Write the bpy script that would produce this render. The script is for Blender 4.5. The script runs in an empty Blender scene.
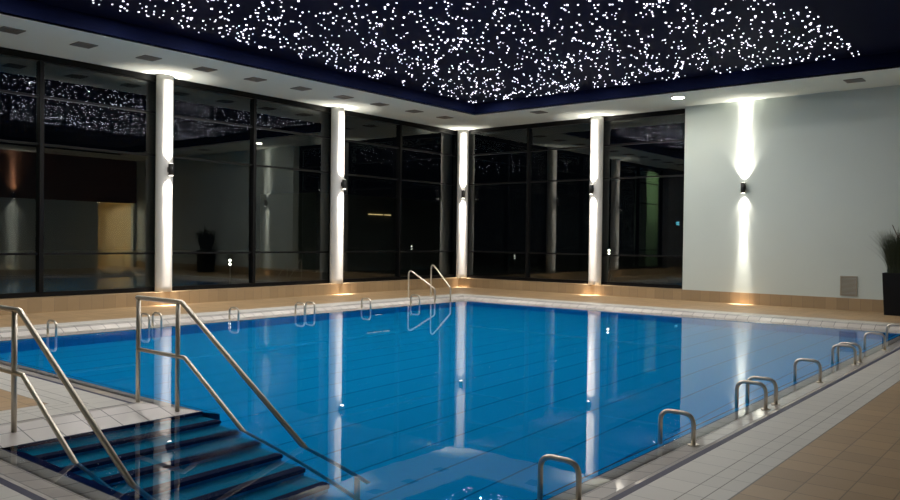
import bpy, bmesh, math, random
from mathutils import Vector, Matrix
random.seed(11)
S = bpy.context.scene
COL = S.collection

# ------------------------------------------------------------------ basics
def link(o, parent=None):
    COL.objects.link(o)
    if parent is not None:
        o.parent = parent
    return o

def tag(o, label, cat, group=None, kind=None):
    o['label'] = label
    o['category'] = cat
    if group: o['group'] = group
    if kind: o['kind'] = kind
    return o

def thing(name, label, cat, loc=(0, 0, 0), group=None, kind=None, rz=0):
    o = bpy.data.objects.new(name, None)
    o.empty_display_size = .1
    o.location = loc
    o.rotation_euler = (0, 0, rz)
    link(o)
    return tag(o, label, cat, group, kind)

def obj(name, bm, mats, parent=None, smooth=False, loc=None):
    me = bpy.data.meshes.new(name)
    bm.to_mesh(me); bm.free()
    if not isinstance(mats, (list, tuple)): mats = [mats]
    for m in mats: me.materials.append(m)
    if smooth:
        for p in me.polygons: p.use_smooth = True
    o = bpy.data.objects.new(name, me)
    if loc is not None: o.location = loc
    return link(o, parent)

def struct(name, bm, mats, parent=None, smooth=False):
    o = obj(name, bm, mats, parent, smooth)
    if parent is None: o['kind'] = 'structure'
    return o

def box(bm, a, b, mi=0):
    x0, y0, z0 = a; x1, y1, z1 = b
    v = [bm.verts.new(p) for p in ((x0,y0,z0),(x1,y0,z0),(x1,y1,z0),(x0,y1,z0),(x0,y0,z1),(x1,y0,z1),(x1,y1,z1),(x0,y1,z1))]
    for f in ((0,3,2,1),(4,5,6,7),(0,1,5,4),(1,2,6,5),(2,3,7,6),(3,0,4,7)):
        bm.faces.new([v[i] for i in f]).material_index = mi
    return v

def bev(bm, w=.004, seg=2):
    bmesh.ops.bevel(bm, geom=bm.edges[:], offset=w, segments=seg, affect='EDGES', profile=.5)
    return bm

def boxbm(a, b, bw=0):
    bm = bmesh.new(); box(bm, a, b)
    if bw: bev(bm, bw)
    return bm

def quad(bm, pts, mi=0, uv=None):
    f = bm.faces.new([bm.verts.new(p) for p in pts]); f.material_index = mi
    if uv:
        L = bm.loops.layers.uv.verify()
        for l, c in zip(f.loops, uv): l[L].uv = c
    return f

def cyl(bm, c, r, h, seg=24, r2=None, mi=0):
    """upright cylinder, base centre c"""
    r2 = r if r2 is None else r2
    lo = [bm.verts.new((c[0]+r*math.cos(2*math.pi*i/seg), c[1]+r*math.sin(2*math.pi*i/seg), c[2])) for i in range(seg)]
    hi = [bm.verts.new((c[0]+r2*math.cos(2*math.pi*i/seg), c[1]+r2*math.sin(2*math.pi*i/seg), c[2]+h)) for i in range(seg)]
    for i in range(seg):
        j = (i+1) % seg
        f = bm.faces.new((lo[i], lo[j], hi[j], hi[i])); f.smooth = True; f.material_index = mi
    bm.faces.new(lo[::-1]).material_index = mi; bm.faces.new(hi).material_index = mi

def disc(bm, c, r, seg=24, up=True, mi=0):
    v = [bm.verts.new((c[0]+r*math.cos(2*math.pi*i/seg), c[1]+r*math.sin(2*math.pi*i/seg), c[2])) for i in range(seg)]
    bm.faces.new(v if up else v[::-1]).material_index = mi

def fillet(pts, rad, n=7):
    pts = [Vector(p) for p in pts]; out = [pts[0]]
    for i in range(1, len(pts)-1):
        a, b, c = pts[i-1], pts[i], pts[i+1]
        u = (a-b).normalized(); w = (c-b).normalized()
        ang = u.angle(w); r = rad[i] if isinstance(rad, (list, tuple)) else rad
        t = min(r/math.tan(ang/2), .49*(a-b).length, .49*(c-b).length)
        p0, p1 = b+u*t, b+w*t
        for k in range(n+1):
            s = k/n
            out.append((1-s)**2*p0 + 2*s*(1-s)*b + s*s*p1)
    out.append(pts[-1])
    return out

def tube(bm, pts, r, seg=12, cap=True):
    pts = [Vector(p) for p in pts]
    rings = []; t = (pts[1]-pts[0]).normalized()
    n = t.orthogonal().normalized()
    for i, p in enumerate(pts):
        if i == 0: d = (pts[1]-p).normalized()
        elif i == len(pts)-1: d = (p-pts[i-1]).normalized()
        else: d = ((pts[i+1]-p).normalized()+(p-pts[i-1]).normalized()).normalized()
        q = t.rotation_difference(d); n = (q @ n); n = (n - d*n.dot(d)).normalized(); t = d
        b = d.cross(n)
        rings.append([bm.verts.new(p + r*(math.cos(2*math.pi*k/seg)*n + math.sin(2*math.pi*k/seg)*b)) for k in range(seg)])
    for a, b in zip(rings, rings[1:]):
        for k in range(seg):
            f = bm.faces.new((a[k], a[(k+1) % seg], b[(k+1) % seg], b[k])); f.smooth = True
    if cap:
        bm.faces.new(rings[0][::-1]); bm.faces.new(rings[-1])

def tubebm(pts, r, seg=12):
    bm = bmesh.new(); tube(bm, pts, r, seg); return bm

# ------------------------------------------------------------------ materials
class NT:
    def __init__(s, name):
        s.m = bpy.data.materials.new(name); s.m.use_nodes = True
        s.t = s.m.node_tree; s.b = s.t.nodes['Principled BSDF']
    def n(s, typ, **kw):
        x = s.t.nodes.new(typ)
        for k, v in kw.items(): setattr(x, k, v)
        return x
    def l(s, a, b): s.t.links.new(a, b)
    def math(s, op, a, b=None, c=None):
        x = s.n('ShaderNodeMath', operation=op)
        for i, v in enumerate((a, b, c)):
            if v is None: continue
            if isinstance(v, (int, float)): x.inputs[i].default_value = v
            else: s.l(v, x.inputs[i])
        return x.outputs[0]
    def mix(s, f, a, b):
        x = s.n('ShaderNodeMix', data_type='RGBA')
        for sock, v in ((x.inputs[0], f), (x.inputs[6], a), (x.inputs[7], b)):
            if isinstance(v, (int, float)): sock.default_value = v
            elif isinstance(v, tuple): sock.default_value = (*v, 1)
            else: s.l(v, sock)
        return x.outputs[2]
    def set(s, **kw):
        for k, v in kw.items():
            i = s.b.inputs[k.replace('_', ' ')]
            i.default_value = (*v, 1) if isinstance(v, tuple) else v
        return s

def plain(name, col, rough=.6, metal=0, var=.06, scale=6, **kw):
    """paint / metal with a slight procedural mottling"""
    q = NT(name); q.set(Roughness=rough, Metallic=metal, **kw)
    tc = q.n('ShaderNodeTexCoord'); no = q.n('ShaderNodeTexNoise'); no.inputs['Scale'].default_value = scale
    no.inputs['Detail'].default_value = 4
    q.l(tc.outputs['Object'], no.inputs['Vector'])
    lo = tuple(c*(1-var) for c in col); hi = tuple(min(1, c*(1+var)) for c in col)
    q.l(q.mix(no.outputs['Fac'], lo, hi), q.b.inputs['Base Color'])
    return q.m

def tiles(name, col, grout, px, py, w, coord='Object', axes=('X', 'Y'), off=(0, 0), var=.16, rough=.4, stretch=None, **kw):
    """rectangular tiles: joints every px / py (0 = none) along the two axes, colour shifting tile by tile"""
    q = NT(name); q.set(Roughness=rough, **kw)
    tc = q.n('ShaderNodeTexCoord'); sp = q.n('ShaderNodeSeparateXYZ')
    q.l(tc.outputs[coord], sp.inputs[0])
    mask = None; ids = []
    for ax, p, o in zip(axes, (px, py), off):
        if not p: continue
        v = q.math('DIVIDE', q.math('ADD', sp.outputs[ax], o), p)
        fr = q.math('FRACT', v); ids.append(q.math('FLOOR', v))
        e = q.math('LESS_THAN', q.math('MINIMUM', fr, q.math('SUBTRACT', 1.0, fr)), w/p/2)
        mask = e if mask is None else q.math('MAXIMUM', mask, e)
    cb = q.n('ShaderNodeCombineXYZ')
    for i, d in enumerate(ids): q.l(d, cb.inputs[i])
    wn = q.n('ShaderNodeTexWhiteNoise'); q.l(cb.outputs[0], wn.inputs['Vector'])
    no = q.n('ShaderNodeTexNoise'); no.inputs['Scale'].default_value = 9; no.inputs['Detail'].default_value = 5
    q.l(tc.outputs['Object'], no.inputs['Vector'])
    f = q.math('ADD', q.math('MULTIPLY', wn.outputs['Value'], .7), q.math('MULTIPLY', no.outputs['Fac'], .3))
    lo = tuple(c*(1-var) for c in col); hi = tuple(min(1, c*(1+var)) for c in col)
    base = q.mix(f, lo, hi)
    q.l(q.mix(mask, base, grout), q.b.inputs['Base Color'])
    bp = q.n('ShaderNodeBump'); bp.inputs['Strength'].default_value = .25; bp.inputs['Distance'].default_value = .003
    q.l(q.math('SUBTRACT', 1.0, mask), bp.inputs['Height']); q.l(bp.outputs[0], q.b.inputs['Normal'])
    return q.m

def emit(name, col, strength, sample=True):
    q = NT(name); q.set(Roughness=.4)
    q.b.inputs['Base Color'].default_value = (.8, .8, .8, 1)
    q.b.inputs['Emission Color'].default_value = (*col, 1); q.b.inputs['Emission Strength'].default_value = strength
    if not sample: q.m.cycles.emission_sampling = 'NONE'
    return q.m

def glass_mat():
    q = NT('window_glass')
    for nd in list(q.t.nodes):
        if nd.type == 'BSDF_PRINCIPLED': q.t.nodes.remove(nd)
    out = [x for x in q.t.nodes if x.type == 'OUTPUT_MATERIAL'][0]
    tr = q.n('ShaderNodeBsdfTransparent'); tr.inputs[0].default_value = (.86, .9, .88, 1)
    gl = q.n('ShaderNodeBsdfGlossy'); gl.inputs['Roughness'].default_value = 0; gl.inputs[0].default_value = (.95, 1, .97, 1)
    fr = q.n('ShaderNodeFresnel'); fr.inputs['IOR'].default_value = 1.85
    ge = q.n('ShaderNodeNewGeometry')
    fac = q.math('MULTIPLY', fr.outputs[0], q.math('SUBTRACT', 1.0, ge.outputs['Backfacing']))
    mx = q.n('ShaderNodeMixShader')
    q.l(fac, mx.inputs[0]); q.l(tr.outputs[0], mx.inputs[1]); q.l(gl.outputs[0], mx.inputs[2]); q.l(mx.outputs[0], out.inputs[0])
    return q.m

def water_mat():
    q = NT('pool_water'); q.set(Roughness=0.0, IOR=1.33)
    q.b.inputs['Transmission Weight'].default_value = 1
    q.b.inputs['Base Color'].default_value = (.95, 1, 1, 1)
    tc = q.n('ShaderNodeTexCoord'); no = q.n('ShaderNodeTexNoise'); no.inputs['Scale'].default_value = 2.6
    no.inputs['Detail'].default_value = 1.5
    q.l(tc.outputs['Object'], no.inputs['Vector'])
    bp = q.n('ShaderNodeBump'); bp.inputs['Strength'].default_value = WB; bp.inputs['Distance'].default_value = .01
    q.l(no.outputs['Fac'], bp.inputs['Height'])
    # livelier ripples where the water is stirred: over the steps and by the second right hoop
    sp = q.n('ShaderNodeSeparateXYZ'); q.l(tc.outputs['Object'], sp.inputs[0])
    mask = None
    for (mx, my, ra) in ((10.05, -17.95, .42), (10.25, -17.55, .45), (10.9, -16.75, .42), (11.3, -17.1, .45), (13.66, -14.5, .4)):
        dx = q.math('SUBTRACT', sp.outputs[0], mx); dy = q.math('SUBTRACT', sp.outputs[1], my)
        d = q.math('SQRT', q.math('ADD', q.math('MULTIPLY', dx, dx), q.math('MULTIPLY', dy, dy)))
        k = q.math('MAXIMUM', q.math('SUBTRACT', 1.0, q.math('DIVIDE', d, ra)), 0.0)
        mask = k if mask is None else q.math('MAXIMUM', mask, k)
    n2 = q.n('ShaderNodeTexNoise'); n2.inputs['Scale'].default_value = 45; n2.inputs['Detail'].default_value = 2
    q.l(tc.outputs['Object'], n2.inputs['Vector'])
    b2 = q.n('ShaderNodeBump'); b2.inputs['Strength'].default_value = 1; b2.inputs['Distance'].default_value = .0045
    q.l(q.math('MULTIPLY', n2.outputs['Fac'], mask), b2.inputs['Height']); q.l(bp.outputs[0], b2.inputs['Normal'])
    q.l(b2.outputs[0], q.b.inputs['Normal'])
    return q.m
WB = .05

M = {}
M['tan'] = tiles('tan_floor_tile', (.41, .275, .145), (.20, .14, .085), .262, .262, .008, off=(-14.85+.262*100, .05), var=.14, rough=.42)
M['white_tile'] = tiles('white_deck_tile', (.60, .58, .53), (.30, .29, .27), .25, 0, .006, coord='UV', var=.05, rough=.38)
M['wet_tile'] = tiles('wet_strip_tile', (.58, .54, .50), (.13, .125, .12), .25, 0, .010, coord='UV', var=.09, rough=.3, Coat_Weight=.8, Coat_Roughness=.03)
M['grout'] = plain('deck_grout', (.27, .26, .24), .8)
M['wet_grout'] = plain('wet_strip_grout', (.13, .125, .12), .4)
M['channel'] = plain('drain_grating', (.014, .016, .055), .5, var=.2, scale=40, Specular_IOR_Level=.2)
M['navy_tile'] = tiles('navy_edge_tile', (.010, .018, .085), (.02, .03, .08), .25, 0, .006, coord='UV', var=.15, rough=.4, Specular_IOR_Level=.05)
M['plinth'] = tiles('plinth_tile', (.31, .215, .115), (.20, .14, .09), .262, 0, .007, coord='UV', var=.16, rough=.5)
M['pool_floor'] = tiles('pool_floor_tile', (.002, .37, .76), (.001, .18, .42), .545, 0, .022, off=(-12.12+.545*100, 0), var=.04, rough=.6, Specular_IOR_Level=.02)
M['pool_wall'] = tiles('pool_wall_tile', (.002, .37, .76), (.003, .2, .42), .25, .125, .006, coord='UV', var=.05, rough=.6, Specular_IOR_Level=.02)
M['step_tile'] = tiles('step_tile', (.010, .27, .46), (.006, .16, .30), .25, .125, .005, axes=('Y', 'X'), var=.06, rough=.6, Specular_IOR_Level=.02)
M['white_wall'] = plain('white_plaster', (.49, .545, .51), .75, var=.02, scale=2)
M['soffit'] = plain('white_soffit', (.70, .76, .70), .8, var=.02, scale=2)
M['navy'] = plain('navy_ceiling_paint', (.002, .004, .021), .75, var=.1, scale=3, Specular_IOR_Level=.05)
M['dark_wall'] = plain('dark_back_wall', (.10, .10, .10), .7)
M['column'] = plain('white_column_paint', (.60, .59, .56), .55, var=.02, scale=3)
M['frame'] = plain('black_aluminium', (.004, .004, .0045), .4, var=.1, scale=20, Specular_IOR_Level=.15)
M['glass'] = glass_mat()
M['water'] = water_mat()
M['steel'] = plain('brushed_steel', (.66, .60, .50), .42, 1, var=.1, scale=30)
M['sconce'] = plain('anthracite_metal', (.035, .034, .033), .4, .6, var=.1, scale=30)
M['vent'] = plain('vent_grey_metal', (.20, .19, .17), .6, .2, var=.08, scale=30)
M['grille'] = plain('wall_grille_metal', (.30, .27, .21), .5, .3, var=.08, scale=30)
M['lens'] = emit('lamp_lens', (1, .93, .82), 9)
M['downlight'] = emit('downlight_diffuser', (1, .94, .78), 40)
M['star'] = emit('star_led', (.86, .82, 1.0), 6.5, sample=False)
M['planter'] = plain('black_planter', (.006, .006, .007), .5, var=.2, Specular_IOR_Level=.15)
M['blade'] = plain('grass_blade', (.018, .027, .010), .8, var=.5, scale=14)
M['stalk'] = plain('reed_stalk', (.07, .035, .02), .7, var=.2)
M['soil'] = plain('dark_soil', (.02, .015, .01), .95, var=.3, scale=30)
M['cream'] = plain('cream_corridor_paint', (.70, .58, .34), .7, var=.03)
M['corridor_door'] = plain('corridor_door_leaf', (.24, .21, .13), .6, var=.08)
M['exit'] = emit('exit_sign_face', (.10, .75, 1.0), 4)
M['night'] = plain('night_ground', (.010, .011, .009), .9, var=.3, scale=1.5)
M['annex'] = plain('annex_render', (.42, .52, .36), .8, var=.05)
M['yellow'] = emit('yellow_strip_light', (1, .70, .30), .8)
M['pool_lens'] = emit('pool_lamp_lens', (.95, 1, 1), 1.3)
# brown panel: long vertical grain
q = NT('brown_wood_panel'); q.set(Roughness=.5)
tc = q.n('ShaderNodeTexCoord'); mp = q.n('ShaderNodeMapping'); mp.inputs['Scale'].default_value = (9, 9, .8)
no = q.n('ShaderNodeTexNoise'); no.inputs['Scale'].default_value = 2; no.inputs['Detail'].default_value = 6
q.l(tc.outputs['Object'], mp.inputs[0]); q.l(mp.outputs[0], no.inputs['Vector'])
q.l(q.mix(no.outputs['Fac'], (.06, .022, .010), (.13, .05, .022)), q.b.inputs['Base Color'])
M['wood'] = q.m

# ------------------------------------------------------------------ dimensions (metres; corner of the two glass walls at the origin)
ZS = 5.3155         # soffit
ZC = 5.66           # star ceiling in the recess
XR, YB = 20.0, -24.0
GL = -.38           # left glass plane x ; right glass plane y = -GL
PL = .296           # plinth height
ZW = -.085           # water level
PB = -1.30          # pool floor
WX, FY = 3.30, -3.74
POOL = [(WX, FY), (WX, -16.46), (9.96, -16.46), (9.96, -18.26), (13.85, -18.26), (13.85, FY)]   # counter-clockwise
STEP_EDGE = 2       # edge index of the notch side where the steps go down

def far(d, e):
    if d == 'water': return .43 if e in (0, 5) else .13
    """the submerged strip is wider along the two far edges (0 and 5)"""
    return d if e not in (0, 5) or d < 0 else min(d*1.36, d+.146)

def ring(d):
    n = len(POOL); out = []
    for i in range(n):
        p = POOL[i]; a = POOL[i-1]; b = POOL[(i+1) % n]
        def nrm(u, v):
            dx, dy = v[0]-u[0], v[1]-u[1]; L = math.hypot(dx, dy); return (dy/L, -dx/L)
        n1 = nrm(a, p); n2 = nrm(p, b)
        k1, k2 = far(d, (i-1) % n), far(d, i)
        out.append((p[0]+k1*n1[0]+k2*n2[0], p[1]+k1*n1[1]+k2*n2[1]))
    return out

def ring_faces(bm, d0, z0, d1, z1, mi=0, only=None, skip=()):
    A, B = ring(d0), ring(d1); n = len(A)
    for i in range(n):
        if only is not None and i not in only: continue
        if i in skip: continue
        j = (i+1) % n
        ax = 0 if abs(A[j][0]-A[i][0]) > abs(A[j][1]-A[i][1]) else 1
        u = lambda p: p[ax]
        pts = [(*A[i], z0), (*B[i], z1), (*B[j], z1), (*A[j], z0)]
        uv = [(u(p), d) for p, d in ((A[i], d0), (B[i], d1), (B[j], d1), (A[j], d0))]
        f = quad(bm, pts, mi, uv); 
        if abs(z1-z0) < abs(d1-d0) and f.normal.z < 0: f.normal_flip()
        f.normal_update()
        if abs(d1-d0) > 1e-6 and f.normal.z < 0: f.normal_flip()

# ------------------------------------------------------------------ deck and pool shell
WHITE_END = 1.0
# floor: tan tiles everywhere outside the white band
bm = bmesh.new()
ro = ring(WHITE_END)
xs = sorted({0.0, XR} | {p[0] for p in ro}); ys = sorted({YB, 0.0} | {p[1] for p in ro})
def inside(x, y, poly):
    c = False
    for i in range(len(poly)):
        (x0, y0), (x1, y1) = poly[i-1], poly[i]
        if (y0 > y) != (y1 > y) and x < (x1-x0)*(y-y0)/(y1-y0)+x0: c = not c
    return c
for xa, xb in zip(xs, xs[1:]):
    for ya, yb in zip(ys, ys[1:]):
        if not inside((xa+xb)/2, (ya+yb)/2, ro):
            quad(bm, [(xa, ya, 0), (xb, ya, 0), (xb, yb, 0), (xa, yb, 0)])
struct('floor', bm, M['tan'])

bm = bmesh.new()     # white tile rows with joints between the rows
g = .004
rows = [.48, .745, .872, WHITE_END]
for a, b in zip(rows, rows[1:]):
    ring_faces(bm, a, 0, b-2*g, 0, 0)
    ring_faces(bm, b-2*g, 0, b, 0, 1)
struct('trim_1', bm, [M['white_tile'], M['grout']])

NOCH = (0, STEP_EDGE, 5)     # edges without a dark channel
bm = bmesh.new()     # dark overflow channel
ring_faces(bm, .405, -.014, .48, -.002, 0, skip=NOCH)
struct('trim_2', bm, M['channel'])

bm = bmesh.new()     # wet strip: nearly level at the water, then ramping up to the channel
def zr(d): return -.100+.033*(d/.30) if d <= .30 else -.067+.052*(d-.30)/.105
def zf(d): return -.100+.014*(d/.30) if d <= .30 else -.086+.071*(d-.30)/.105      # far edges: submerged
for a, b in ((0, .15), (.15, .30), (.30, .405)):
    for fn, es in ((zr, (1, 3, 4)), (zf, (0, 5))):
        ring_faces(bm, a, fn(a), b-.009, fn(b-.009), 0, only=es)
        ring_faces(bm, b-.009, fn(b-.009), b, fn(b), 1, only=es)
zs = lambda d: -.084+.081*d/.405      # at the head of the steps the strip lies level with the deck
for a, b, m in ((0, .10, 0), (.10, .246, 0), (.246, .255, 1), (.255, .405, 0)): ring_faces(bm, a, zs(a), b, zs(b), m, only=(STEP_EDGE,))
ring_faces(bm, .405, -.0153, .475, -.003, 0, only=(0, 5)); ring_faces(bm, .405, -.003, .475, -.003, 0, only=(STEP_EDGE,)); ring_faces(bm, .475, -.003, .48, 0, 1, only=NOCH)
struct('trim_3', bm, [M['wet_tile'], M['wet_grout']]).cycles.is_caustics_receiver = True

# pool basin
bm = bmesh.new()
sk = (STEP_EDGE,)
ring_faces(bm, -.03, -.14, 0, -.100, 1, skip=sk)
ring_faces(bm, -.10, -.19, -.03, -.14, 0, skip=(2, 3))
ring_faces(bm, -.12, -.20, -.10, -.19, 2, skip=(2, 3))
ring_faces(bm, -.12, -.20, -.03, -.14, 1, only=(3,))
A = ring(-.12); n = len(A)
for i in range(n):
    if i == STEP_EDGE: continue
    j = (i+1) % n; ax = 0 if abs(A[j][0]-A[i][0]) > .1 else 1
    quad(bm, [(*A[i], -.20), (*A[j], -.20), (*A[j], PB), (*A[i], PB)], 3, [(A[i][ax], -.2), (A[j][ax], -.2), (A[j][ax], PB), (A[i][ax], PB)])
f = bm.faces.new([bm.verts.new((*p, PB)) for p in POOL]); f.material_index = 4
basin = struct('pool_basin', bm, [M['pool_wall'], M['navy_tile'], M['channel'], M['pool_wall'], M['pool_floor']])
basin['label'] = 'blue tiled pool basin under the water'
basin.cycles.is_caustics_receiver = True

# steps down from the notch, each tread with a navy nosing
st = thing('pool_steps', 'blue tiled steps with navy nosings descending into the pool', 'steps', (9.96, -17.36, PB), kind='thing')
for k in range(7):
    x = 9.96+.3*k; z = -.10-.169*k
    x1 = x+.3 if k < 6 else x+.04
    ya, yb = -18.26+.121, -16.46-.003-.0*k
    o = obj('step', boxbm((-.002, ya, PB if k else PB), (x1-x if k < 6 else .26, yb, z-.169 if k < 6 else PB+.001)), M['step_tile'], st, loc=(0, 0, 0)) if False else None
    # solid block under this nosing: front face at x, top at z, running back to the previous nosing
    xb = 9.90 if k == 0 else x-.3
    zt = z if k else -.087
    bm = boxbm((xb, ya, PB+.002), (x, yb, zt))
    o = obj('step', bm, M['step_tile'], st); o.matrix_parent_inverse = Matrix.Translation((-9.96, 17.36, -PB))
    nb = bmesh.new(); box(nb, (x-.085, ya+.002, zt-(.10 if k else .115)), (x+.012, yb+.012, zt+.004)); bev(nb, .01, 3)
    nz = obj('nosing', nb, M['navy_tile'], o)
    for e in (o, nz): e.cycles.is_caustics_receiver = True

# water
bm = bmesh.new()
f = bm.faces.new([bm.verts.new((*p, ZW)) for p in ring('water')])
w = obj('pool_water', bm, M['water'], smooth=True)
tag(w, 'calm clear blue water filling the pool', 'water', kind='stuff')
w.cycles.is_caustics_caster = True

# ------------------------------------------------------------------ walls
PT = .0
bm = bmesh.new()     # plinth under the glass, left
quad(bm, [(0, YB, 0), (0, 0, 0), (0, 0, PL), (0, YB, PL)], 0, [(YB, 0), (0, 0), (0, PL), (YB, PL)])
quad(bm, [(0, YB, PL), (0, 0, PL), (GL-.1, -GL+.1, PL), (GL-.1, YB, PL)], 0, [(YB, 0), (0, 0), (0, 0), (YB, 0)])
struct('baseboard_left', bm, M['plinth'])
bm = bmesh.new()
quad(bm, [(0, 0, 0), (XR, 0, 0), (XR, 0, PL), (0, 0, PL)], 0, [(0, 0), (XR, 0), (XR, PL), (0, PL)])
quad(bm, [(0, 0, PL), (XR, 0, PL), (XR, -GL+.1, PL), (GL-.1, -GL+.1, PL)], 0, [(0, 0), (XR, 0), (XR, 0), (0, 0)])
struct('baseboard_right', bm, M['plinth'])

XW = 7.87
struct('wall_right', boxbm((XW, .015, PL), (XR, .55, ZS+.6)), M['white_wall'])
struct('wall_left', boxbm((GL-.2, YB, PL), (-.015, -16.25, ZS+.6)), M['dark_wall'])
struct('wall_back', boxbm((GL-.2, YB-.2, 0), (XR+.2, YB, ZS+.6)), M['white_wall'])
bm = bmesh.new()     # end wall: pale below, brown wood above, opening to the corridor
OY0, OY1, OZ = -1.95, -.15, 3.2
box(bm, (XR, YB, 0), (XR+.2, OY0, OZ), 0)
box(bm, (XR-.02, YB, OZ), (XR+.2, .55, ZS+.6), 1)
box(bm, (XR, OY1, 0), (XR+.2, .55, OZ), 0)
struct('wall_end', bm, [M['white_wall'], M['wood']])
bm = bmesh.new()     # corridor behind the opening
quad(bm, [(XR+.2, OY0, 0), (XR+3.5, OY0, 0), (XR+3.5, OY1, 0), (XR+.2, OY1, 0)], 1)
quad(bm, [(XR, OY0, 0), (XR+.2, OY0, 0), (XR+.2, OY1, 0), (XR, OY1, 0)], 1)
quad(bm, [(XR+.2, OY0, OZ), (XR+.2, OY1, OZ), (XR+3.5, OY1, OZ), (XR+3.5, OY0, OZ)], 0)
quad(bm, [(XR+3.5, OY0, 0), (XR+3.5, OY0, OZ), (XR+3.5, OY1, OZ), (XR+3.5, OY1, 0)], 0)
quad(bm, [(XR+.2, OY0, 0), (XR+.2, OY0, OZ), (XR+3.5, OY0, OZ), (XR+3.5, OY0, 0)], 0)
quad(bm, [(XR+.2, OY1, 0), (XR+3.5, OY1, 0), (XR+3.5, OY1, OZ), (XR+.2, OY1, OZ)], 0)
struct('wall_corridor', bm, [M['cream'], M['tan']])
struct('door_1', boxbm((XR+3.42, -.75, 0), (XR+3.49, -.3, 2.2)), M['corridor_door'])
struct('door_2', boxbm((XR+3.42, -1.9, 0), (XR+3.49, -1.45, 2.2)), M['corridor_door'])

# soffit ring with the navy recess
RX0, RX1, RY0, RY1 = 2.185, 17.8, -21.5, -2.03
bm = bmesh.new()
X0, Y1 = GL-.1, -GL+.1
for a, b in (((X0, YB), (RX0, Y1)), ((RX1, YB), (XR+.1, Y1)), ((RX0, RY1), (RX1, Y1)), ((RX0, YB), (RX1, RY0))):
    box(bm, (*a, ZS), (*b, ZS+.04))
struct('ceiling_soffit', bm, M['soffit'])
bm = bmesh.new()
P = [(RX0, RY0), (RX1, RY0), (RX1, RY1), (RX0, RY1)]
for i in range(4):
    a, b = P[i], P[(i+1) % 4]
    quad(bm, [(*a, ZS+.001), (*a, ZC), (*b, ZC), (*b, ZS+.001)])
quad(bm, [(*P[0], ZC), (*P[3], ZC), (*P[2], ZC), (*P[1], ZC)])
struct('ceiling_recess', bm, M['navy'])

# ------------------------------------------------------------------ windows
def window(name, axis, s0, s1, mull):
    """axis 'y': on the left glass plane between y=s0..s1 ; 'x': on the right glass plane"""
    e = bpy.data.objects.new(name, None); link(e); e['kind'] = 'structure'
    def bx(sa, sb, da, db, za, zb):
        if axis == 'y': return boxbm((GL+da, sa, za), (GL+db, sb, zb), .004)
        return boxbm((sa, -GL-db, za), (sb, -GL-da, zb), .004)
    fr = bmesh.new()
    def add(sa, sb, da, db, za, zb):
        if axis == 'y': box(fr, (GL+da, sa, za), (GL+db, sb, zb))
        else: box(fr, (sa, -GL-db, za), (sb, -GL-da, zb))
    z0, z1 = PL+.001, ZS-.001
    add(s0, s1, -.06, .06, z0, z0+.10); add(s0, s1, -.06, .06, z1-.14, z1)
    add(s0, s0+.08, -.06, .06, z0+.10, z1-.14); add(s1-.08, s1, -.06, .06, z0+.10, z1-.14)
    obj('frame', fr, M['frame'], e)
    cuts = [s0] + list(mull) + [s1]
    for c in mull: obj('mullion', bx(c-.045, c+.045, -.06, .09, z0+.10, z1-.14), M['frame'], e)
    for a, b in zip(cuts, cuts[1:]):
        for z in (1.19, 3.46, 4.45): obj('transom', bx(a+.05, b-.05, -.04, .045, z-.022, z+.022), M['frame'], e)
    for a, b in zip(cuts, cuts[1:]):
        g = bmesh.new()
        if axis == 'y': box(g, (GL-.012, a+.01, z0+.02), (GL, b-.01, z1-.02))
        else: box(g, (a+.01, -GL, z0+.02), (b-.01, -GL+.012, z1-.02))
        bmesh.ops.recalc_face_normals(g, faces=g.faces)
        obj('glass_pane', g, M['glass'], e)
CY = [-16.2, -10.80, -5.38, .38]
window('window_1', 'y', -16.25, -10.80, [-13.5])
window('window_2', 'y', -10.80, -5.38, [-8.15])
window('window_3', 'y', -5.38, .30, [-2.58])
window('window_4', 'x', -.30, 5.085, [2.556])
window('window_5', 'x', 5.085, XW, [])

# ------------------------------------------------------------------ lamps
LIGHTS = dict(up_n=6000, up_w=200, dn_n=3200, dn_w=150)
WARM = (1, .90, .80)
def spot(name, loc, up, energy, deg, blend, parent, rad=.025, tilt=0):
    """a beam straight up or down, leaned 'tilt' degrees towards the surface behind the lamp (its local -x)"""
    l = bpy.data.lights.new(name, 'SPOT'); l.energy = energy; l.color = WARM; l.spot_size = math.radians(deg); l.spot_blend = blend
    l.shadow_soft_size = rad
    o = bpy.data.objects.new(name, l); o.location = loc
    d = Vector((-math.sin(math.radians(tilt)), 0, math.cos(math.radians(tilt))*(1 if up else -1)))
    o.rotation_mode = 'QUATERNION'; o.rotation_quaternion = d.to_track_quat('-Z', 'Y')
    link(o, parent); return o

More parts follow.
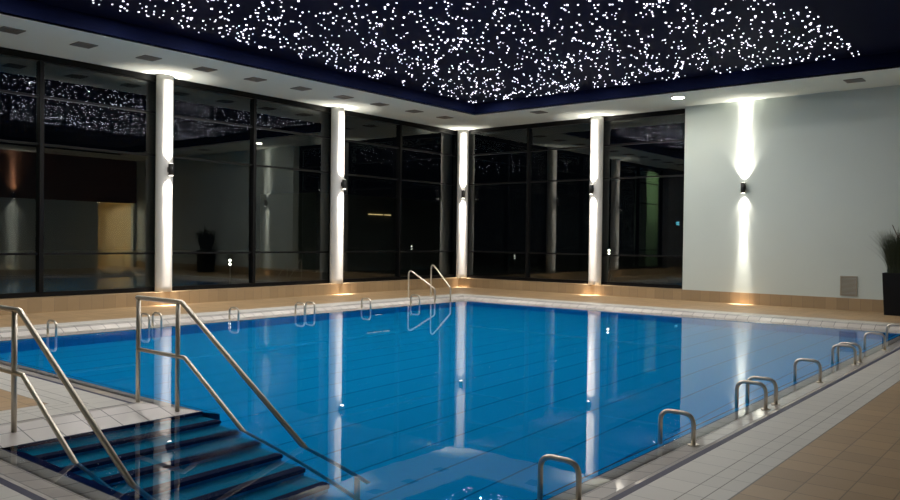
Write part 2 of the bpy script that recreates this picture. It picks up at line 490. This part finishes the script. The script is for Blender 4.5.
def sconce(loc, nrm, label, gain=1.0, low=1.0):
    """up-and-down cylinder wall lamp; loc = mounting point on the surface, nrm = outward direction"""
    t = thing('wall_sconce', label, 'wall lamp', loc, 'up and down wall sconces', rz=math.atan2(nrm[1], nrm[0]))
    b = bmesh.new(); cyl(b, (.105, 0, -.135), .062, .27, 28)
    obj('body', b, M['sconce'], t)
    obj('bracket', boxbm((-.012, -.035, -.06), (.06, .035, .06), .004), M['sconce'], t)
    for sgn in (1, -1):
        d = bmesh.new(); cyl(d, (.105, 0, .1352 if sgn > 0 else -.1382), .05, .003, 24)
        obj('lens', d, M['lens'], t)
    for sgn, n, wd in ((1, LIGHTS['up_n'], LIGHTS['up_w']), (-1, LIGHTS['dn_n']*low, LIGHTS['dn_w']*low)):
        z = .15*sgn
        spot('beam', (.10, 0, z), sgn > 0, (n if sgn > 0 else n/low)*gain, 15, 1.0, t, tilt=3.5 if sgn > 0 else .6)
        spot('beam', (.10, 0, z), sgn > 0, wd*gain*(4.5 if sgn > 0 else 7), 34 if sgn > 0 else 28, 1.0, t, tilt=7 if sgn > 0 else 6)
        spot('spill', (.10, 0, z), sgn > 0, wd*gain, 80, 1.0, t, tilt=12)
    return t

COLS = [((-.17, -10.80), (1, 0), 'tall white round column between the two nearer left glass bays', 'wall lamp on the nearest left column'),
        ((-.17, -5.38), (1, 0), 'white round column in the middle of the left glass wall', 'wall lamp on the middle column of the left glass wall'),
        ((-.02, .215), (.68, -.73), 'white round column in the corner where both glass walls meet', 'wall lamp on the far corner column'),
        ((5.085, .17), (0, -1), 'white round column on the right glass wall, beside the single pane window', 'wall lamp on the column of the right glass wall')]
RC = .19
for (cx, cy), nr, lab, sl in COLS:
    b = bmesh.new(); H = (ZS-PL-.002)/40
    rg = [[b.verts.new((RC*math.cos(2*math.pi*i/96), RC*math.sin(2*math.pi*i/96), k*H)) for i in range(96)] for k in range(41)]
    for k in range(40):
        for i in range(96): b.faces.new((rg[k][i], rg[k][(i+1) % 96], rg[k+1][(i+1) % 96], rg[k+1][i])).smooth = True
    b.faces.new(rg[0][::-1]); b.faces.new(rg[-1])
    c = obj('column', b, M['column'], loc=(cx, cy, PL+.001))
    c.cycles.shadow_terminator_geometry_offset = 0; c.cycles.shadow_terminator_offset = 0
    tag(c, lab, 'column', 'white columns along the glass', 'thing')
    sconce((cx+nr[0]*RC, cy+nr[1]*RC, 3.12), nr, 'dark cylindrical up and down '+sl)
sconce((9.513, .015, 3.03), (0, -1), 'dark cylindrical up and down wall lamp on the bare white wall', 1.0, .4)
sconce((XR-.02, -5.85, 3.3), (-1, 0), 'dark cylindrical up and down wall lamp on the brown end wall', 1.0)

# round downlights
def downlight(x, y, z, label, energy, r=.15, caustic=True):
    t = thing('downlight', label, 'ceiling lamp', (x, y, z), 'round ceiling downlights')
    b = bmesh.new(); cyl(b, (0, 0, -.02), r+.03, .0195, 32); obj('rim', b, M['soffit'], t)
    b = bmesh.new(); cyl(b, (0, 0, -.026), r, .0055, 32); obj('diffuser', b, M['downlight'], t)
    l = bpy.data.lights.new('downlight_beam', 'AREA'); l.shape = 'DISK'; l.size = 2*r; l.energy = energy; l.color = (1, .93, .80)
    l.cycles.is_caustics_light = caustic
    o = bpy.data.objects.new('downlight_beam', l); o.location = (0, 0, -.03); link(o, t)
    return t
downlight(8.284, -1.456, ZS, 'lit round downlight in the right soffit near the white wall', 30)
downlight(XR+.9, -1.55, OZ, 'round corridor lamp just inside the lit opening', 200, .13, False)

# ceiling vents
ORD = ['nearest', 'second', 'third', 'fourth', 'fifth', 'sixth', 'seventh', 'eighth', 'ninth', 'tenth', 'eleventh']
def vent(x, y, label):
    t = thing('ceiling_vent', label, 'vent', (x, y, ZS), 'ceiling vents in the soffit')
    b = bmesh.new(); h = .19
    for a, c in (((-h, -h), (h, -h+.03)), ((-h, h-.03), (h, h)), ((-h, -h+.03), (-h+.03, h-.03)), ((h-.03, -h+.03), (h, h-.03))):
        box(b, (*a, -.018), (*c, -.0005))
    obj('frame', b, M['vent'], t)
    b = bmesh.new()
    for k in range(7):
        y0 = -.15+.045*k; box(b, (-.16, y0, -.014), (.16, y0+.03, -.002))
    obj('grille', b, M['vent'], t)
for k, y in enumerate([-14.72, -13.37, -12.0, -10.65, -9.29, -7.90, -6.46, -5.10, -3.66, -2.26]):
    vent(1.21, y, ('%s square grey vent' % ORD[k]) + (' from the near end of the left soffit' if k else ' in the left soffit, at the picture edge'))
vent(4.09, -1.47, 'square grey vent in the right soffit before the right glass wall')
vent(12.34, -1.17, 'square grey vent in the right soffit above the planter end of the white wall')

# ------------------------------------------------------------------ star lights
SX0, SX1, SY0, SY1 = 2.25, 12.75, -17.6, -2.06
pts = []
def dens(x, y): return .8+.2*math.sin(2.1*x+.9*math.sin(1.3*y)+.8*y)*math.sin(1.7*y-.6*x)
while len(pts) < 2900:
    x = random.uniform(SX0, SX1); y = random.uniform(SY0, SY1)
    if x < SX0+.75*((SY1-y)/12)**1.4: continue
    if random.random() > .45+.55*max(0, dens(x, y)): continue
    pts.append((x, y))
    if random.random() < .38:
        a = random.gauss(2.2, .45); d = random.uniform(.10, .32)
        x2, y2 = x+d*math.cos(a), y+d*math.sin(a)
        if SX0 < x2 < SX1 and SY0 < y2 < SY1: pts.append((x2, y2))
CAM = Vector((16.5688, -20.8367, 1.6)); yaw, pit, rol, FPX = .6824, -.0137, .0124, 788.77
FW = Vector((-math.sin(yaw)*math.cos(pit), math.cos(yaw)*math.cos(pit), math.sin(pit)))
RT = Vector((math.cos(yaw), math.sin(yaw), 0)); UP = RT.cross(FW)
RT2 = RT*math.cos(rol)+UP*math.sin(rol); UP2 = UP*math.cos(rol)-RT*math.sin(rol)
def inview(x, y, z):
    d = Vector((x, y, z))-CAM; zz = d.dot(FW)
    return zz > 0 and abs(d.dot(RT2)/zz)*FPX < 452 and abs(d.dot(UP2)/zz)*FPX < 249
pts = [(x, y, random.choice((.008, .010, .012, .013, .014, .016, .020))) for x, y in pts]
vis = sorted((p for p in pts if inview(p[0], p[1], ZC)), key=lambda p: (Vector((p[0], p[1], ZC))-CAM).length/p[2])
big = vis[:300]; bigset = set(big); rest = [p for p in pts if p not in bigset]
def dome(bm, x, y, z, r):
    prev = None
    for a in (0, .55, 1.1):
        rr, hh = r*math.cos(a), r*.8*math.sin(a)
        cur = [bm.verts.new((x+rr*math.cos(2*math.pi*i/8), y+rr*math.sin(2*math.pi*i/8), z-hh)) for i in range(8)]
        if prev:
            for i in range(8): bm.faces.new((prev[i], prev[(i+1) % 8], cur[(i+1) % 8], cur[i]))
        prev = cur
    bm.faces.new(prev)
b = bmesh.new(); dome(b, 0, 0, 0, 1)
star0 = obj('star_light', b, M['star'])
for i, (x, y, r) in enumerate(big):
    o = star0 if i == 0 else link(star0.copy())
    o.location = (x, y, ZC-.0005); o.scale = (r, r, r)
    tag(o, 'tiny white star light point in the dark blue ceiling', 'star light', 'star lights in the navy ceiling')
b = bmesh.new()
for x, y, r in rest: dome(b, x, y, ZC-.0005, r)
o = obj('star_light_field', b, M['star'])
tag(o, 'dense field of smaller star lights towards the far ceiling edges', 'star lights', 'star lights in the navy ceiling', 'stuff')

# the light the star ceiling gives: one small lamp in every field of stars, each at a star of its own
SE = 19
nx, ny = 6, 9
for i in range(nx):
    for j in range(ny):
        gx = SX0+(i+.5)*(SX1-SX0)/nx; gy = SY0+(j+.5)*(SY1-SY0)/ny
        x, y, r = min(pts, key=lambda p: (p[0]-gx)**2+(p[1]-gy)**2)
        l = bpy.data.lights.new('star_lamp', 'AREA'); l.shape = 'DISK'; l.size = .03; l.energy = SE*(1.75-1.5*(i+.5)/nx); l.color = (1, .97, .93)
        l.cycles.is_caustics_light = True
        o = bpy.data.objects.new('star_lamp', l); o.location = (x, y, ZC-.022); link(o)

# ------------------------------------------------------------------ pool rails
def flange(bm, x, y, z, r=.045): cyl(bm, (x, y, z-.002), r, .012, 20)
def hoop(x_out, x_in, y, zo, label, group):
    t = thing('grab_hoop', label, 'grab rail', (x_out, y, zo), group)
    s = x_in-x_out
    p = fillet([(0, 0, 0), (0, 0, .255), (s, 0, .255), (s, 0, -.25)], .095, 8)
    b = bmesh.new(); tube(b, p, .019, 12); obj('rail', b, M['steel'], t)
    b = bmesh.new(); flange(b, 0, 0, 0); obj('flange', b, M['steel'], t)
    b = bmesh.new(); tube(b, [(s, 0, -.235), (s+(.03 if s < 0 else -.03)*-1*0, 0, -.25)], .03, 12); obj('wall_socket', b, M['steel'], t)
ORDH = ['nearest', 'second', 'third', 'fourth', 'fifth', 'sixth', 'seventh', 'eighth', 'ninth', 'tenth']
for k, y in enumerate([-16.40, -14.52, -12.66, -12.33, -10.60, -8.78, -8.47, -6.75, -4.95]):
    hoop(14.05, 13.76, y, zr(.20), ('%s steel grab hoop along the right pool edge' % ORDH[k]) + (', counted from the near end' if k else ', in the foreground'), 'grab hoops on the right pool edge')
def hx(px):      # where along the left edge the sight line of that hoop crosses it
    d = FW*FPX+RT2*(px-450)-UP2*60
    return CAM.y+d.y*(WX-.11-CAM.x)/d.x
for k, y in enumerate([hx(p) for p in (52, 145, 157, 234, 300, 310, 366, 415)]):
    hoop(WX-.26, WX+.04, y, zf(.20), '%s small steel grab hoop on the far left pool edge, counted from the picture left' % ['first', 'second', 'third', 'fourth', 'fifth', 'sixth', 'seventh', 'eighth'][k], 'grab hoops on the left pool edge')

def handrail(y, posts, xb, label, zfoot, xend):
    t = thing('handrail', label, 'handrail', (posts[-1], y, zfoot))
    R0 = lambda x, yy, z: (x-posts[-1], yy-y, z-zfoot)
    sl = .60; zt, zl = .975, .455
    for x in posts:
        b = bmesh.new(); tube(b, [R0(x, y, zfoot-.01), R0(x, y, zt-.01)], .022, 14); o = obj('post', b, M['steel'], t)
        b = bmesh.new(); cyl(b, R0(x, y, zfoot-.002), .05, .012, 20); obj('flange', b, M['steel'], o)
    xe = xend; ze = zt-sl*(xe-xb)
    b = bmesh.new(); tube(b, fillet([R0(posts[0]-.03, y, zt), R0(xb, y, zt), R0(xe, y, ze)], .10), .0225, 14); obj('top_rail', b, M['steel'], t)
    xl = xb+.06; xle = xend-.10; zle = zl-sl*(xle-xl)
    b = bmesh.new(); tube(b, fillet([R0(posts[0], y, zl), R0(xl, y, zl), R0(xle, y, zle)], .08), .020, 14); obj('lower_rail', b, M['steel'], t)
    xp = xend-.12; zp = zt-sl*(xp-xb)
    b = bmesh.new(); tube(b, [R0(xp, y, zp), R0(xp, y, PB+.002)], .022, 14); obj('post', b, M['steel'], t)
handrail(-16.66, [9.15, 9.86], 9.92, 'steel two bar handrail down the far side of the pool steps', -.09, 12.42)
handrail(-18.06, [8.95, 9.70], 9.80, 'steel two bar handrail at the near side of the pool steps, at the picture left', -.06, 12.30)

def ladder_rail(p0, p1, top, label):
    t = thing('ladder_handrail', label, 'pool handrail', p0, 'tall entry handrails in the far left corner')
    d = Vector(p1)-Vector(p0)
    p = fillet([(0, 0, 0), (0, 0, top), (d.x, d.y, .27), (d.x, d.y, d.z-.45)], [0, .09, .10, 0], 8)
    b = bmesh.new(); tube(b, p, .021, 12); obj('rail', b, M['steel'], t)
    b = bmesh.new(); flange(b, 0, 0, 0); obj('flange', b, M['steel'], t)
LR = [((2.18, -4.90, -.003), (2.95, -4.70, -.1), .78), ((2.36, -4.17, -.003), (3.02, -4.12, -.1), .97)]
ladder_rail(*LR[0], 'tall slanted steel entry rail in the far corner, the shorter left one')
ladder_rail(*LR[1], 'tall slanted steel entry rail in the far corner, the taller right one')

# underwater lamps on the left pool wall
for lx, y, lab in ((3.08, -13.96, 'white underwater lamp on the pool floor, seen left of the step handrail'), (3.36, -7.37, 'white underwater lamp on the pool floor, before the middle column of the left wall')):
    t = thing('pool_lamp', lab, 'underwater lamp', (lx, y, PB), 'underwater lamps')
    b = boxbm((-.16, -.11, .001), (.16, .11, .025), .006); obj('rim', b, M['steel'], t)
    b = boxbm((-.13, -.085, .025), (.13, .085, .032), .002); obj('lens', b, M['pool_lens'], t)

# ------------------------------------------------------------------ wall grille, planter, exit sign
t = thing('wall_grille', 'square beige ventilation grille low on the white wall', 'grille', (12.045, .015, .59))
b = bmesh.new(); h, v = .19, .24
for a, c in (((-h, -v), (h, -v+.03)), ((-h, v-.03), (h, v)), ((-h, -v+.03), (-h+.03, v-.03)), ((h-.03, -v+.03), (h, v-.03))):
    box(b, (a[0], -.022, a[1]), (c[0], -.0005, c[1]))
obj('frame', b, M['grille'], t)
b = bmesh.new()
for k in range(14):
    z0 = -.205+.03*k; box(b, (-.162, -.016, z0), (.162, -.002, z0+.02))
obj('louvre', b, M['grille'], t)

px, py = 13.2, -.47
t = thing('potted_grass', 'tall black square planter with dark ornamental grass against the white wall', 'planter', (px, py, 0))
b = bmesh.new()
def frus(bm, r0, r1, z0, z1):
    lo = [bm.verts.new((sx*r0, sy*r0, z0)) for sx, sy in ((-1, -1), (1, -1), (1, 1), (-1, 1))]
    hi = [bm.verts.new((sx*r1, sy*r1, z1)) for sx, sy in ((-1, -1), (1, -1), (1, 1), (-1, 1))]
    for i in range(4): bm.faces.new((lo[i], lo[(i+1) % 4], hi[(i+1) % 4], hi[i]))
    return lo, hi
lo, hi = frus(b, .255, .300, 0, .96); b.faces.new(lo[::-1])
i0 = [b.verts.new((v.co.x*.9, v.co.y*.9, .96)) for v in hi]; i1 = [b.verts.new((v.co.x*.9, v.co.y*.9, .90)) for v in hi]
for i in range(4):
    j = (i+1) % 4
    b.faces.new((hi[i], hi[j], i0[j], i0[i])); b.faces.new((i0[i], i0[j], i1[j], i1[i]))
obj('pot', b, M['planter'], t)
b = bmesh.new(); box(b, (-.26, -.26, .84), (.26, .26, .92)); obj('soil', b, M['soil'], t)
b = bmesh.new()
for k in range(1300):
    a = random.uniform(0, 2*math.pi); r0 = .24*math.sqrt(random.random()); L = random.uniform(.5, 1.12); lean = random.gauss(.2, .14)+r0*.6
    x0, y0 = r0*math.cos(a), r0*math.sin(a); az = a+random.gauss(0, .7); wd = random.uniform(.005, .010)
    tx, ty = -math.sin(az)*wd, math.cos(az)*wd; prev = None
    for s in range(6):
        u = s/5; hx = lean*L*u*u; z = .91+L*u*(1-.18*lean*u)
        cx, cy = x0+math.cos(az)*hx, min(.44, y0+math.sin(az)*hx); ww = (1-u)**.6+.02
        cur = (b.verts.new((cx-tx*ww, cy-ty*ww, z)), b.verts.new((cx+tx*ww, cy+ty*ww, z)))
        if prev: b.faces.new((prev[0], prev[1], cur[1], cur[0]))
        prev = cur
obj('foliage', b, M['blade'], t)
for pth in ([(-.02, -.05, .9), (-.03, -.06, 1.75), (-.15, -.08, 2.05)], [(-.03, -.06, .9), (-.025, -.06, 1.78), (.12, -.05, 2.22)], [(.1, 0, .9), (.13, 0, 1.9), (.2, .02, 2.2)]):
    b = bmesh.new(); tube(b, fillet(pth, .15, 5), .009, 8); obj('stalk', b, M['stalk'], t)

t = thing('exit_sign', 'small cyan lit exit sign on the dark left wall', 'exit sign', (-.015, -17.3, 2.56))
obj('housing', boxbm((0, -.2, -.1), (.05, .2, .1), .005), M['sconce'], t)
obj('face', boxbm((.05, -.185, -.085), (.054, .185, .085)), M['exit'], t)

# ------------------------------------------------------------------ outside in the dark
bm = bmesh.new(); quad(bm, [(-60, -60, .05), (GL-.1, -60, .05), (GL-.1, 60, .05), (-60, 60, .05)])
quad(bm, [(GL-.1, -GL+.1, .05), (60, -GL+.1, .05), (60, 60, .05), (GL-.1, 60, .05)])
struct('ground_outside', bm, M['night'])
bm = bmesh.new(); box(bm, (-3.2, -21.4, .05), (-2.5, -19.0, 5.5)); struct('wall_annex', bm, M['annex'])
l = bpy.data.lights.new('annex_lamp', 'AREA'); l.size = .4; l.energy = 260; l.color = (.8, 1, .65)
o = bpy.data.objects.new('annex_lamp', l); o.location = (-1.5, -20.2, 5.6); o.rotation_euler = (0, math.radians(35), 0); link(o)
struct('wall_outbuilding', boxbm((-14, 2.5, .05), (-10.051, 11, 3.6)), M['dark_wall'])
for i, (ya, yb, lab) in enumerate(((5.74, 6.0, 'shortest'), (6.06, 6.70, 'longest'), (6.83, 7.25, 'rightmost'))):
    bm = boxbm((-10.05, ya, 2.72), (-10, yb, 2.755)); o = obj('strip_wall_lamp', bm, M['yellow'])
    tag(o, '%s of three small yellow strip lights glowing in the dark beyond the glass' % lab, 'strip light', 'yellow strip lights outside')
t = thing('outdoor_lamp', 'small twin outdoor lamp glowing beyond the left glass wall', 'outdoor lamp', (-3, -6.97, .05))
def twin(t, h):
    b = bmesh.new(); cyl(b, (0, 0, 0), .025, h-.12, 12); obj('pole', b, M['sconce'], t)
    for z in (h-.06, h+.05):
        b = bmesh.new(); bmesh.ops.create_uvsphere(b, u_segments=12, v_segments=8, radius=.036, matrix=Matrix.Translation((0, 0, z))); obj('globe', b, M['lens'], t, smooth=True)
twin(t, .80)
t = thing('outdoor_lamp', 'small twin outdoor lamp glowing beyond the right glass wall', 'outdoor lamp', (4.054, 3, .05))
twin(t, 1.19)

# ------------------------------------------------------------------ world, camera, view
wd = bpy.data.worlds.new('night'); S.world = wd; wd.use_nodes = True
wd.node_tree.nodes['Background'].inputs[0].default_value = (.25, .35, .6, 1); wd.node_tree.nodes['Background'].inputs[1].default_value = .002
cd = bpy.data.cameras.new('camera'); cd.sensor_width = 36; cd.sensor_fit = 'HORIZONTAL'; cd.lens = 36*FPX/900; cd.clip_end = 300
co = bpy.data.objects.new('camera', cd); link(co)
mt = Matrix((RT2, UP2, -FW)).transposed().to_4x4(); mt.translation = CAM
co.matrix_world = mt; S.camera = co
S.view_settings.view_transform = 'Standard'; S.view_settings.look = 'None'; S.view_settings.gamma = 1
S.view_settings.exposure = .12; S.view_settings.use_curve_mapping = False
S.cycles.sample_clamp_indirect = 4; S.cycles.max_bounces = 10; S.cycles.transparent_max_bounces = 16
S.cycles.use_denoising = True
